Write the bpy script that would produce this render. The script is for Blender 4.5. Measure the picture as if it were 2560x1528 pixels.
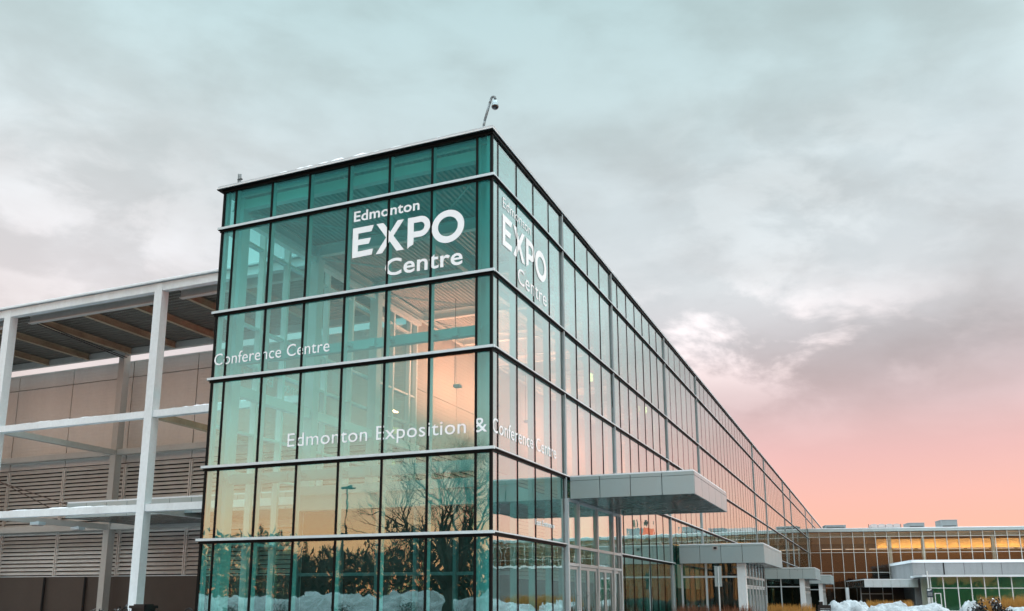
import bpy, bmesh, math, random
from mathutils import Vector, Matrix
R = math.radians
random.seed(7)
for o in list(bpy.data.objects):
    bpy.data.objects.remove(o)
C = bpy.context.scene.collection
SC = bpy.context.scene
EYE = 1.6            # everything is modelled with z = 0 at eye level and lifted by EYE at the end

# ------------------------------------------------------------------ camera
cam_d = bpy.data.cameras.new('camera'); cam = bpy.data.objects.new('camera', cam_d); C.objects.link(cam)
FPX, PX, PY, PITCH, YAW, ROLL = 2207.4, 1210.8, 1027.0, 11.998, 23.746, 0.2113
cam_d.sensor_fit = 'HORIZONTAL'; cam_d.sensor_width = 36.0
cam_d.lens = FPX / 2560 * 36.0
cam_d.shift_x = (1280 - PX) / 2560
cam_d.shift_y = -(764 - PY) / 2560
cam_d.clip_start = 0.1; cam_d.clip_end = 6000
pi_, ya, ro = R(PITCH), R(YAW), R(ROLL)
fw = Vector((-math.sin(ya) * math.cos(pi_), math.cos(ya) * math.cos(pi_), math.sin(pi_)))
rt = Vector((math.cos(ya), math.sin(ya), 0)); up = rt.cross(fw)
r2 = rt * math.cos(ro) + up * math.sin(ro); u2 = up * math.cos(ro) - rt * math.sin(ro)
M = Matrix((r2, u2, -fw)).transposed().to_4x4()
M.translation = Vector((9.766, -22.712, EYE))
cam.matrix_world = M
SC.camera = cam

# ------------------------------------------------------------------ render / exposure
SC.render.engine = 'CYCLES'
cy = SC.cycles
cy.max_bounces = 10; cy.transparent_max_bounces = 40; cy.glossy_bounces = 5; cy.diffuse_bounces = 4; cy.transmission_bounces = 4
cy.caustics_reflective = False; cy.caustics_refractive = False
cy.sample_clamp_indirect = 6.0
cy.use_denoising = True
SC.view_settings.view_transform = 'Standard'
SC.view_settings.look = 'None'
SC.view_settings.exposure = 0.0
SC.view_settings.gamma = 1.0

# ------------------------------------------------------------------ node helper
class NT:
    def __init__(s, tree): s.t = tree; s.n = tree.nodes; s.l = tree.links
    def node(s, typ, **kw):
        nd = s.n.new(typ)
        ins = kw.pop('ins', {})
        for k, v in kw.items(): setattr(nd, k, v)
        for k, v in ins.items(): s.set(nd, k, v)
        return nd
    def set(s, nd, k, v):
        sock = nd.inputs[k]
        if isinstance(v, bpy.types.NodeSocket): s.l.new(v, sock)
        else: sock.default_value = v
    def m(s, op, a, b=None, c=None, clamp=False):
        nd = s.n.new('ShaderNodeMath'); nd.operation = op; nd.use_clamp = clamp
        for i, v in enumerate((a, b, c)):
            if v is not None: s.set(nd, i, v)
        return nd.outputs[0]
    def ramp(s, fac, stops, interp='LINEAR'):
        nd = s.n.new('ShaderNodeValToRGB'); cr = nd.color_ramp; cr.interpolation = interp
        while len(cr.elements) > 1: cr.elements.remove(cr.elements[-1])
        for i, (p, c) in enumerate(stops):
            e = cr.elements[0] if i == 0 else cr.elements.new(p)
            e.position = p; e.color = (c[0], c[1], c[2], 1) if not isinstance(c, (int, float)) else (c, c, c, 1)
        s.l.new(fac, nd.inputs[0])
        return nd.outputs[0]
    def mix(s, f, a, b, mode='MIX'):
        nd = s.n.new('ShaderNodeMix'); nd.data_type = 'RGBA'; nd.blend_type = mode
        s.set(nd, 0, f)
        for k, v in ((6, a), (7, b)):
            s.set(nd, k, v if isinstance(v, bpy.types.NodeSocket) else (v[0], v[1], v[2], 1))
        return nd.outputs[2]
    def noise(s, vec, scale, detail=3, rough=0.55, dist=0.0):
        nd = s.n.new('ShaderNodeTexNoise')
        if vec is not None: s.l.new(vec, nd.inputs['Vector'])
        nd.inputs['Scale'].default_value = scale; nd.inputs['Detail'].default_value = detail
        nd.inputs['Roughness'].default_value = rough; nd.inputs['Distortion'].default_value = dist
        return nd.outputs[0]
    def mapr(s, v, a, b, c=0.0, d=1.0, smooth=True):
        nd = s.n.new('ShaderNodeMapRange'); nd.interpolation_type = 'SMOOTHSTEP' if smooth else 'LINEAR'
        s.set(nd, 0, v)
        for i, x in enumerate((a, b, c, d)): nd.inputs[i + 1].default_value = x
        return nd.outputs[0]
    def comb(s, x, y, z):
        nd = s.n.new('ShaderNodeCombineXYZ')
        for i, v in enumerate((x, y, z)): s.set(nd, i, v)
        return nd.outputs[0]
    def sep(s, v):
        nd = s.n.new('ShaderNodeSeparateXYZ'); s.l.new(v, nd.inputs[0]); return nd.outputs

# ------------------------------------------------------------------ sky
SUN_AZ, SUN_EL = R(78.0), R(5.0)          # clockwise from +Y
W = bpy.data.worlds.new('World'); SC.world = W; W.use_nodes = True
w = NT(W.node_tree); w.n.clear()
out = w.node('ShaderNodeOutputWorld')
dirv = w.node('ShaderNodeTexCoord').outputs['Generated']
dx, dy, dz = w.sep(dirv)
e = w.m('MAXIMUM', dz, 0.0)
hl = w.m('SQRT', w.m('MAXIMUM', w.m('SUBTRACT', 1.0, w.m('MULTIPLY', dz, dz)), 1e-4))
GL = R(4.0)                              # bearing of the pink band
sa = w.m('DIVIDE', w.m('ADD', w.m('MULTIPLY', dx, math.sin(GL)), w.m('MULTIPLY', dy, math.cos(GL))), hl)
front = w.ramp(e, [(0.0, (1.0, .50, .33)), (.085, (.97, .485, .40)), (.15, (.85, .485, .47)), (.20, (.70, .50, .505)), (.27, (.585, .53, .54)),
                   (.33, (.575, .585, .595)), (.44, (.565, .625, .64)), (.52, (.52, .63, .64)), (.62, (.45, .60, .61)), (.72, (1.5, 1.75, 1.85)), (.85, (3.0, 3.4, 3.6))])
side = w.ramp(e, [(0.0, (.95, .60, .46)), (.10, (.90, .64, .56)), (.22, (.80, .68, .66)), (.33, (.74, .70, .71)), (.44, (.645, .69, .70)),
                  (.54, (.55, .67, .68)), (.64, (.44, .61, .625)), (.72, (1.5, 1.75, 1.85)), (.85, (3.0, 3.4, 3.6))])
back = w.ramp(e, [(0.0, (2.3, .86, .36)), (.07, (2.2, 1.0, .52)), (.12, (1.75, 1.10, .80)), (.18, (1.15, .98, .84)), (.26, (.62, .64, .60)),
                  (.36, (.27, .36, .345)), (.42, (.055, .21, .20)), (.53, (.06, .22, .215)), (.60, (.8, 1.0, 1.03)), (.72, (2.6, 3.0, 3.2)), (.85, (3.8, 4.4, 4.7))])  # overhead stops of the ramps raised out of view as added fill light
fs = w.mapr(sa, .92, .55); sb = w.mapr(sa, .35, -.35)
base = w.mix(sb, w.mix(fs, front, side), back)
# clouds: noise on a plane overhead
den = w.m('ADD', e, 0.32)
cp = w.comb(w.m('ADD', dx, w.m('MULTIPLY', dz, .35)), w.m('ADD', dy, w.m('MULTIPLY', dz, -.2)), w.m('MULTIPLY', dz, 2.0))
n1 = w.noise(cp, 2.6, 9, .52, .15)
n2 = w.noise(cp, 7.5, 8, .52, .25)
cl = w.m('ADD', w.m('MULTIPLY', n1, .58), w.m('MULTIPLY', n2, .42))
clm = w.mapr(cl, .38, .62, .90, 1.15)
amt = w.mapr(e, .10, .24)
clm = w.m('ADD', 1.0, w.m('MULTIPLY', w.m('SUBTRACT', clm, 1.0), amt))
kk = w.m('SUBTRACT', clm, 1.0)
skyc = w.mix(1.0, base, w.comb(w.m('ADD', 1.0, w.m('MULTIPLY', kk, .86)), w.m('ADD', 1.0, kk), w.m('ADD', 1.0, w.m('MULTIPLY', kk, 1.08))), 'MULTIPLY')
def bump_dir(px, py, sx, sy, amp, seed):
    """a bright break in the cloud deck around one bearing / height"""
    az = math.atan((px - PX) / FPX) - YAW * math.pi / 180
    el = (1490 - py) / FPX * .93
    azn = w.m('ARCTAN2', dx, dy)
    a = w.m('DIVIDE', w.m('SUBTRACT', azn, az), sx); b = w.m('DIVIDE', w.m('SUBTRACT', e, el), sy)
    g = w.m('EXPONENT', w.m('MULTIPLY', w.m('ADD', w.m('MULTIPLY', a, a), w.m('MULTIPLY', b, b)), -1.0))
    nn = w.noise(w.node('ShaderNodeVectorMath', operation='ADD', ins={0: cp, 1: (seed, seed * .3, 0)}).outputs[0], 9.0, 10, .56, .25)
    return w.m('MULTIPLY', w.m('MULTIPLY', g, w.mapr(nn, .42, .60)), amp)
b1 = bump_dir(1880, 850, .17, .050, .62, 3.1)
b2 = bump_dir(2080, 560, .20, .10, .12, 8.4)
b3 = bump_dir(120, 640, .22, .10, .16, 5.0)
skyc = w.mix(1.0, skyc, w.mix(1.0, w.comb(b1, w.m('MULTIPLY', b1, .84), w.m('MULTIPLY', b1, .82)), w.mix(1.0, w.comb(b2, b2, b2), w.comb(b3, w.m('MULTIPLY', b3, .92), w.m('MULTIPLY', b3, .93)), 'ADD'), 'ADD'), 'ADD')
def dark_dir(col, px, py, sx, sy, amp):
    az = math.atan((px - PX) / FPX) - YAW * math.pi / 180
    el = (1490 - py) / FPX * .93
    azn = w.m('ARCTAN2', dx, dy)
    a = w.m('DIVIDE', w.m('SUBTRACT', azn, az), sx); b = w.m('DIVIDE', w.m('SUBTRACT', e, el), sy)
    g = w.m('EXPONENT', w.m('MULTIPLY', w.m('ADD', w.m('MULTIPLY', a, a), w.m('MULTIPLY', b, b)), -1.0))
    k = w.m('SUBTRACT', 1.0, w.m('MULTIPLY', g, amp))
    return w.mix(1.0, col, w.comb(k, k, k), 'MULTIPLY')
skyc = dark_dir(skyc, 2330, 900, .22, .045, .22)

azs = w.m('ARCTAN2', dx, dy)               # the sky is brightest to the right, outside the picture
gain = w.m('ADD', 1.0, w.m('MULTIPLY', w.m('MULTIPLY', w.mapr(azs, .135, .34), w.mapr(azs, 1.8, 1.1)), .62))
skyc = w.mix(1.0, skyc, w.comb(gain, gain, gain), 'MULTIPLY')
bg = w.node('ShaderNodeBackground', ins={0: skyc, 1: 1.0})
nish = w.node('ShaderNodeTexSky', sky_type='NISHITA'); nish.sun_disc = False
nish.sun_elevation = SUN_EL; nish.sun_rotation = SUN_AZ
bgn = w.node('ShaderNodeBackground', ins={0: nish.outputs[0], 1: 0.03})
add = w.node('ShaderNodeAddShader'); w.l.new(bg.outputs[0], add.inputs[0]); w.l.new(bgn.outputs[0], add.inputs[1])
w.l.new(add.outputs[0], out.inputs[0])
W.cycles.sampling_method = 'MANUAL'; W.cycles.sample_map_resolution = 1024

sun_d = bpy.data.lights.new('sun', 'SUN'); sun_d.energy = 0.35; sun_d.angle = R(12); sun_d.color = (1.0, .80, .62)
sun = bpy.data.objects.new('sun', sun_d); C.objects.link(sun)
sdir = Vector((math.sin(SUN_AZ) * math.cos(SUN_EL), math.cos(SUN_AZ) * math.cos(SUN_EL), math.sin(SUN_EL)))
sun.rotation_euler = sdir.to_track_quat('Z', 'Y').to_euler()

# ------------------------------------------------------------------ materials
def mat(name, col, rough=.6, metal=0.0, var=.12, vscale=1.5, bump=0.0, bscale=30, spec=.5, streak=False):
    m_ = bpy.data.materials.new(name); m_.use_nodes = True
    t = NT(m_.node_tree); bs = t.n['Principled BSDF']
    co = t.node('ShaderNodeTexCoord').outputs['Object']
    if streak:
        mp = t.node('ShaderNodeMapping', ins={0: co, 3: (1, 1, .12)}); vec = mp.outputs[0]
    else: vec = co
    n = t.noise(vec, vscale, 6, .6)
    n2 = t.noise(co, vscale * 9, 3, .6)
    f = t.m('ADD', t.m('MULTIPLY', n, .7), t.m('MULTIPLY', n2, .3))
    k = t.mapr(f, .3, .7, 1 - var, 1 + var, False)
    c = t.mix(1.0, col, t.comb(k, k, k), 'MULTIPLY')
    t.l.new(c, bs.inputs['Base Color'])
    bs.inputs['Metallic'].default_value = metal
    rr = t.mapr(f, .3, .7, max(rough - .08, .02), min(rough + .08, 1), False); t.l.new(rr, bs.inputs['Roughness'])
    bs.inputs['Specular IOR Level'].default_value = spec
    if bump:
        b = t.node('ShaderNodeBump', ins={'Strength': bump, 'Distance': .02, 'Height': t.noise(co, bscale, 5, .6)})
        t.l.new(b.outputs[0], bs.inputs['Normal'])
    return m_
def glass(name, tint, f0, wav=1.0, gl=(.96, 1.0, .98), pw=3.0):
    m_ = bpy.data.materials.new(name); m_.use_nodes = True
    t = NT(m_.node_tree); t.n.clear()
    o = t.node('ShaderNodeOutputMaterial')
    geo = t.node('ShaderNodeNewGeometry'); oi = t.node('ShaderNodeObjectInfo')
    rnd = t.m('ADD', geo.outputs['Random Per Island'], oi.outputs['Random'])
    off = t.comb(t.m('MULTIPLY', rnd, 37.0), t.m('MULTIPLY', rnd, 91.0), t.m('MULTIPLY', rnd, 13.0))
    pos = t.node('ShaderNodeVectorMath', operation='ADD', ins={0: geo.outputs['Position'], 1: off}).outputs[0]
    n = t.noise(pos, .75, 2, .5, .6)
    b = t.node('ShaderNodeBump', ins={'Strength': 1.0, 'Distance': .0032 * wav, 'Height': n})
    fc = t.node('ShaderNodeLayerWeight', ins={0: .5}).outputs['Facing']
    f = t.m('ADD', f0, t.m('MULTIPLY', 1 - f0, t.m('POWER', fc, pw)))
    kv = t.m('ADD', .93, t.m('MULTIPLY', t.m('FRACT', t.m('MULTIPLY', rnd, 7.31)), .09))
    tr = t.node('ShaderNodeBsdfTransparent', ins={0: t.mix(1.0, tint, t.comb(kv, kv, kv), 'MULTIPLY')})
    g = t.node('ShaderNodeBsdfGlossy', ins={0: (*gl, 1), 1: 0.0, 'Normal': b.outputs[0]})
    mx = t.node('ShaderNodeMixShader', ins={0: f}); t.l.new(tr.outputs[0], mx.inputs[1]); t.l.new(g.outputs[0], mx.inputs[2])
    t.l.new(mx.outputs[0], o.inputs[0])
    return m_
def emit(name, col, s):
    m_ = bpy.data.materials.new(name); m_.use_nodes = True
    t = NT(m_.node_tree); t.n.clear()
    o = t.node('ShaderNodeOutputMaterial'); em = t.node('ShaderNodeEmission', ins={0: (*col, 1), 1: s})
    t.l.new(em.outputs[0], o.inputs[0]); return m_
def cladding(name, col, pitch, rough=.5):
    """metal siding with fine horizontal ribs"""
    m_ = mat(name, col, rough, .15, .10, .5, streak=True)
    t = NT(m_.node_tree); bs = t.n['Principled BSDF']
    z = t.sep(t.node('ShaderNodeNewGeometry').outputs['Position'])[2]
    s = t.m('PINGPONG', z, pitch / 2)
    h = t.mapr(s, 0, pitch * .18)
    b = t.node('ShaderNodeBump', ins={'Strength': .8, 'Distance': .01, 'Height': h}); t.l.new(b.outputs[0], bs.inputs['Normal'])
    return m_
def snow_mat():
    m_ = mat('snow', (.80, .84, .87), .8, 0, .06, .8, .6, 6)
    return m_
def ground_mat():
    m_ = mat('snowy_ground', (.5, .52, .54), .8, 0, .2, .2, .5, 3)
    t = NT(m_.node_tree); bs = t.n['Principled BSDF']
    co = t.node('ShaderNodeTexCoord').outputs['Object']
    n = t.noise(co, .035, 6, .6, .4)
    c = t.mix(t.mapr(n, .55, .62), (.075, .075, .08), (.74, .79, .83)); t.l.new(c, bs.inputs['Base Color'])
    return m_
MT = dict(
    glass=glass('green_tinted_glass', (.62, .985, .968), .165, 1.0),
    glass_clear=glass('clear_glass', (.965, .99, .98), .03, .6, pw=4.5),
    glass_far=glass('bronze_tinted_glass', (.87, .85, .80), .035, 1.0, (.50, .56, .60)),
    glass_green=glass('deep_green_glass', (.50, .80, .66), .03, .6, pw=4),
    glass_dark=glass('vestibule_glass', (.50, .64, .58), .05, .7, pw=3.5),
    black=mat('black_gasket_and_shade', (.004, .005, .005), .5, 0, .1, spec=.12),  # gasket black, also used for painted shade on fins and caps
    alu=mat('brushed_aluminium', (.58, .67, .70), .42, .2, .08, 2.0),
    white=mat('white_painted_steel', (.74, .77, .77), .5, 0, .06, .7, streak=True),
    inner=mat('interior_white_steel', (.56, .61, .60), .55, 0, .06, 1.0),
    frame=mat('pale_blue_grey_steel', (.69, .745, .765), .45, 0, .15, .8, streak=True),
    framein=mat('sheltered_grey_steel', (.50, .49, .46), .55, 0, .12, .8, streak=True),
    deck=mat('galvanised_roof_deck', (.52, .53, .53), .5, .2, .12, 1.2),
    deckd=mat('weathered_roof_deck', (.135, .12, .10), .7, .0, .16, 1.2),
    rafter=mat('ochre_rafter', (.36, .285, .19), .65, 0, .3, 1.0),  # ochre base colour, shared with one cross beam
    clad=cladding('taupe_metal_siding', (.68, .665, .63), .19),
    cladin=cladding('warm_tinted_siding', (.52, .43, .355), .19),  # taupe siding with warm lamp light mixed into its colour
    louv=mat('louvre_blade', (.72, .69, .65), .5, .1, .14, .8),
    dark=mat('dark_void', (.015, .015, .015), .9, 0, .1),
    brown=mat('dark_brown_base_wall', (.085, .066, .055), .7, 0, .18, .9, .3, 14),
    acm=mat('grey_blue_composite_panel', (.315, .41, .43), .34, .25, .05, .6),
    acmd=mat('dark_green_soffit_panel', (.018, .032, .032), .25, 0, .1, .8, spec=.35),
    silver=mat('silver_door_frame', (.47, .55, .58), .4, .1, .08, 2.0),
    snow=snow_mat(), snowd=mat('ploughed_snow', (.33, .37, .39), .85, 0, .55, 2.2, .9, 9),
    concrete=mat('grey_concrete', (.235, .245, .25), .85, 0, .2, .6, .5, 10, streak=True),
    floor=mat('grey_floor_tile', (.20, .19, .185), .35, 0, .15, 1.0),
    intdark=mat('dark_interior', (.05, .045, .04), .8, 0, .2, .6),
    brownin=mat('brown_interior_wall', (.13, .09, .068), .8, 0, .2, .3),
    bark=mat('dark_bark', (.045, .036, .03), .9, 0, .25, 2, .6, 20),
    spruce=mat('spruce_needles', (.022, .035, .022), .9, 0, .35, 2),
    grass=mat('orange_dry_grass', (.46, .24, .055), .9, 0, .35, 3),
    rust=mat('rust_brown_shrub', (.16, .065, .03), .9, 0, .35, 3),
    unit=mat('grey_roof_unit', (.20, .235, .245), .6, .1, .12, 1.0),
    capm=mat('grey_mullion_cap', (.36, .44, .46), .42, .1, .08, 2.0),
    capw=mat('beige_mullion', (.46, .46, .43), .5, 0, .08, 2.0),
    bright=mat('bright_white_interior_paint', (.86, .88, .87), .5, 0, .04, .7),
    unitl2=mat('weathered_coping', (.48, .52, .54), .5, .1, .12, 2.0),
    unitl=mat('white_fan_housing', (.42, .38, .37), .5, 0, .1, 1.0),
    letter=mat('white_vinyl_letter', (.86, .91, .93), .5, 0, .03, 2),
    navy=mat('navy_sign_panel', (.03, .055, .08), .5, 0, .12, 2),
    blackm=mat('black_painted_metal', (.015, .016, .017), .4, .2, .1, 3),
    lens=mat('black_dome_lens', (.006, .006, .007), .08, 0, .05, 3, spec=.6),
    orange=mat('orange_roof_box', (.75, .13, .05), .6, 0, .1, 2),
    lamp=emit('warm_lamp_lens', (1.0, .50, .20), 5.0),
    strip=emit('linear_lamp_tube', (1.0, .80, .66), 1.1),
)
# ------------------------------------------------------------------ mesh builder
class MB:
    def __init__(s): s.v = []; s.f = []; s.mi = []; s.mats = []
    def _m(s, m_):
        if m_ not in s.mats: s.mats.append(m_)
        return s.mats.index(m_)
    def add(s, vs, fs, m_):
        b = len(s.v); s.v += [tuple(v) for v in vs]; i = s._m(m_)
        for f in fs: s.f.append([b + k for k in f]); s.mi.append(i)
    def box(s, x0, x1, y0, y1, z0, z1, m_, fr=None):
        if x0 > x1: x0, x1 = x1, x0
        if y0 > y1: y0, y1 = y1, y0
        if z0 > z1: z0, z1 = z1, z0
        vs = [(x, y, z) for z in (z0, z1) for y in (y0, y1) for x in (x0, x1)]
        if fr: vs = [fr(*v) for v in vs]
        s.add(vs, [(0, 2, 3, 1), (4, 5, 7, 6), (0, 1, 5, 4), (2, 6, 7, 3), (0, 4, 6, 2), (1, 3, 7, 5)], m_)
        return s
    def tube(s, p0, p1, r0, r1, n, m_, caps=True):
        p0, p1 = Vector(p0), Vector(p1); d = (p1 - p0)
        if d.length < 1e-6: return s
        q = d.to_track_quat('Z', 'Y'); vs = []
        for p, r in ((p0, r0), (p1, r1)):
            for k in range(n):
                a = 2 * math.pi * k / n
                vs.append(p + q @ Vector((math.cos(a) * r, math.sin(a) * r, 0)))
        fs = [(k, (k + 1) % n, n + (k + 1) % n, n + k) for k in range(n)]
        if caps: fs += [tuple(range(n - 1, -1, -1)), tuple(range(n, 2 * n))]
        s.add(vs, fs, m_); return s
    def beam(s, p0, p1, wd, ht, m_):
        """rectangular bar between two points, ht measured up"""
        p0, p1 = Vector(p0), Vector(p1); d = (p1 - p0).normalized()
        sd = d.cross(Vector((0, 0, 1)))
        sd = sd.normalized() if sd.length > 1e-4 else Vector((1, 0, 0))
        u = sd.cross(d)
        vs = []
        for p in (p0, p1):
            for a, b in ((-1, -1), (1, -1), (1, 1), (-1, 1)): vs.append(p + sd * a * wd / 2 + u * b * ht / 2)
        s.add(vs, [(3, 2, 1, 0), (4, 5, 6, 7), (0, 1, 5, 4), (1, 2, 6, 5), (2, 3, 7, 6), (3, 0, 4, 7)], m_); return s
    def ibeam(s, p0, p1, wd, ht, m_, t=.03):
        p0, p1 = Vector(p0), Vector(p1); up = Vector((0, 0, 1))
        s.beam(p0 + up * (ht / 2 - t / 2), p1 + up * (ht / 2 - t / 2), wd, t, m_)
        s.beam(p0 - up * (ht / 2 - t / 2), p1 - up * (ht / 2 - t / 2), wd, t, m_)
        s.beam(p0, p1, t * .8, ht - 2 * t, m_); return s
    def lathe(s, c, prof, n, m_):
        vs = []; fs = []
        for (r, z) in prof:
            for k in range(n):
                a = 2 * math.pi * k / n; vs.append((c[0] + r * math.cos(a), c[1] + r * math.sin(a), c[2] + z))
        for i in range(len(prof) - 1):
            for k in range(n): fs.append((i * n + k, i * n + (k + 1) % n, (i + 1) * n + (k + 1) % n, (i + 1) * n + k))
        s.add(vs, fs, m_); return s
    def build(s, name, parent=None, smooth=False, **props):
        me = bpy.data.meshes.new(name); me.from_pydata(s.v, [], s.f); me.update()
        for m_ in s.mats: me.materials.append(m_)
        me.polygons.foreach_set('material_index', s.mi)
        if smooth: me.polygons.foreach_set('use_smooth', [True] * len(me.polygons))
        o = bpy.data.objects.new(name, me); C.objects.link(o)
        if parent: o.parent = parent
        for k, v in props.items(): o[k] = v
        return o
ROOTS = []
def thing(name, label, cat, group=None):
    o = bpy.data.objects.new(name, None); C.objects.link(o); o.empty_display_size = .3
    o['label'] = label; o['category'] = cat
    if group: o['group'] = group
    return o
def tag(o, label, cat, group=None, kind=None):
    o['label'] = label; o['category'] = cat
    if group: o['group'] = group
    if kind: o['kind'] = kind
    return o
def deck_mesh(x0, x1, y0, y1, z, m_, along='Y', pitch=.2, dep=.06, mb=None):
    mb = mb or MB(); prof = []
    a0, a1 = (x0, x1) if along == 'Y' else (y0, y1)
    n = int((a1 - a0) / pitch)
    for k in range(n):
        a = a0 + k * pitch
        prof += [(a, 0), (a + pitch * .35, 0), (a + pitch * .5, dep), (a + pitch * .85, dep)]
    prof.append((a1, 0))
    vs = []
    for b in ((y0, y1) if along == 'Y' else (x0, x1)):
        for (a, h) in prof: vs.append((a, b, z + h) if along == 'Y' else (b, a, z + h))
    k = len(prof); mb.add(vs, [(i, i + 1, k + i + 1, k + i) for i in range(k - 1)], m_)
    return mb
# ------------------------------------------------------------------ lettering
def text_part(body, frame, x0, x1, zb, cap, parent, weight=0.0, m_=None, dep=.012, mirror=False, name='lettering'):
    """default font, fitted so that the line runs x0..x1, baseline zb, capital height cap; frame(u, v, w) -> world"""
    m_ = m_ or MT['letter']
    cu = bpy.data.curves.new('lettering', 'FONT'); cu.body = body; cu.size = 1.0; cu.offset = weight; cu.extrude = .5; cu.resolution_u = 4
    cu.space_character = 1.04
    tmp = bpy.data.objects.new('tmp_text', cu); C.objects.link(tmp)
    bpy.context.view_layer.update()
    me = bpy.data.meshes.new_from_object(tmp.evaluated_get(bpy.context.evaluated_depsgraph_get()))
    bpy.data.objects.remove(tmp)
    xs = [v.co.x for v in me.vertices]; capu = .729
    a, b = min(xs), max(xs); raw = list(xs)
    for v in me.vertices:
        u = x0 + (v.co.x - a) / (b - a) * (x1 - x0); z = zb + v.co.y / capu * cap
        d = (v.co.z + .5) * dep
        v.co = frame(u, z, d)
    words = body.split()
    us = [v.co.copy() for v in me.vertices]
    ivs = sorted((min(raw[i] for i in p_.vertices), max(raw[i] for i in p_.vertices)) for p_ in me.polygons)
    gaps = []; hi = ivs[0][1]
    for lo_, h_ in ivs:
        if lo_ > hi: gaps.append((lo_ - hi, (lo_ + hi) / 2))
        hi = max(hi, h_)
    cuts = sorted(c for _, c in sorted(gaps, reverse=True)[:len(words) - 1])
    for k_, wd_ in enumerate(words):
        lo_ = cuts[k_ - 1] if k_ else -1e9; h_ = cuts[k_] if k_ < len(cuts) else 1e9
        mb = MB(); idx = {}; vs = []; fs = []
        for p_ in me.polygons:
            if not lo_ < raw[p_.vertices[0]] < h_: continue
            f_ = []
            for i in p_.vertices:
                if i not in idx: idx[i] = len(vs); vs.append(us[i])
                f_.append(idx[i])
            fs.append(f_)
        mb.add(vs, fs, m_); o = mb.build(name, parent); o['label'] = 'white lettering reading ' + wd_
    bpy.data.meshes.remove(me)
    return o
def expo_part(frame, x0, x1, zb, cap, parent, dep=.012):
    polys = []
    polys.append([(0, 0), (.72, .02), (.75, .21), (.20, .195), (.20, .405), (.60, .405), (.67, .59), (.20, .59), (.20, .80), (.68, .80), (.76, 1), (0, 1)])
    polys.append([(.86, 0), (1.09, .0), (1.35, .36), (1.60, 0), (1.86, 0), (1.48, .51), (1.84, 1), (1.62, 1), (1.36, .65), (1.17, .93), (1.10, 1), (.86, 1), (1.22, .50)])
    polys.append([(1.98, 0), (2.06, .06), (2.15, .10), (2.19, .13), (2.19, 1), (1.98, 1)])
    rings = []
    n = 14; outp = [(2.19, 1)]; inp = [(2.19, .81)]
    for k in range(n + 1):
        a = math.pi / 2 - math.pi * k / n
        outp.append((2.42 + .34 * math.cos(a), .665 + .335 * math.sin(a))); inp.append((2.42 + .145 * math.cos(a), .665 + .145 * math.sin(a)))
    outp.append((2.19, .33)); inp.append((2.19, .52)); rings.append((outp, inp, False))
    n = 40; outp = []; inp = []
    for k in range(n):
        a = 2 * math.pi * k / n
        outp.append((3.36 + .545 * math.cos(a), .50 + .525 * math.sin(a))); inp.append((3.36 + .335 * math.cos(a), .50 + .315 * math.sin(a)))
    rings.append((outp, inp, True))
    sx = (x1 - x0) / 3.905; mb = MB(); F = lambda p, d: frame(x0 + p[0] * sx, zb + p[1] * cap, d)
    for p in polys:
        k = len(p); vs = [F(q, 0) for q in p] + [F(q, dep) for q in p]
        mb.add(vs, [tuple(range(k, 2 * k)), tuple(range(k - 1, -1, -1))] + [(i, (i + 1) % k, k + (i + 1) % k, k + i) for i in range(k)], MT['letter'])
    for o_, i_, closed in rings:
        k = len(o_); vs = [F(q, d) for d in (0, dep) for ring in (o_, i_) for q in ring]; fs = []
        for j in range(k if closed else k - 1):
            j2 = (j + 1) % k
            fs += [(2 * k + j, 2 * k + j2, 3 * k + j2, 3 * k + j), (j, k + j, k + j2, j2), (j, j2, 2 * k + j2, 2 * k + j), (k + j, 3 * k + j, 3 * k + j2, k + j2)]
        mb.add(vs, fs, MT['letter'])
    o = mb.build('lettering', parent); o['label'] = 'white lettering reading EXPO'
    return o
FA = lambda u, z, d: (u, -.006 - d, z)
FB = lambda u, z, d: (.006 + d * .6, u, z)

# ================================================================== SETTING
g = MB(); g.add([(-1500, -1500, -1.6), (1500, -1500, -1.6), (1500, 1500, -1.6), (-1500, 1500, -1.6)], [(0, 1, 2, 3)], ground_mat())
go = g.build('ground'); go['kind'] = 'structure'
p = MB(); p.box(.05, 7, -3, 128, -1.7, -1.48, MT['concrete']); p.box(-30, .05, -3, -.12, -1.7, -1.48, MT['concrete'])
po = p.build('pavement'); po['kind'] = 'structure'

# ================================================================== GLASS ATRIUM
ZB, HT = -1.45, 14.0
BANDS = [1.80, 4.17, 7.15, 9.485, 12.545]
EDGES = [ZB] + BANDS + [HT]
AX = [-10.22, -9.72, -8.18, -6.65, -5.11, -3.575, -2.04, -.495, -.03]
bld = thing('glass_atrium', 'tall green glass entrance hall with white lettering on both faces', 'building')
G = MT['glass']
def tilt_pane(face, a0, a1, z0, z1, mb=None):
    """a 12 mm pane, very slightly out of true"""
    t = [random.uniform(-.002, .002) for _ in range(4)]
    q = [(a0, z0), (a1, z0), (a1, z1), (a0, z1)]
    mb2 = mb or MB()
    if face == 'A': vs = [(u, t[i], z) for i, (u, z) in enumerate(q)] + [(u, t[i] + .012, z) for i, (u, z) in enumerate(q)]
    elif face == 'B': vs = [(t[i], u, z) for i, (u, z) in enumerate(q)] + [(t[i] - .012, u, z) for i, (u, z) in enumerate(q)]
    else: vs = [(-10.25 + t[i], u, z) for i, (u, z) in enumerate(q)] + [(-10.25 + t[i] + .012, u, z) for i, (u, z) in enumerate(q)]
    fs = [(0, 1, 2, 3), (7, 6, 5, 4), (0, 4, 5, 1), (1, 5, 6, 2), (2, 6, 7, 3), (3, 7, 4, 0)]
    if face == 'C': fs = [tuple(reversed(f)) for f in fs]
    mb2.add(vs, fs, MT['glass_clear'] if face == 'C' else G)
    return mb2
npan = 0
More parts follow.
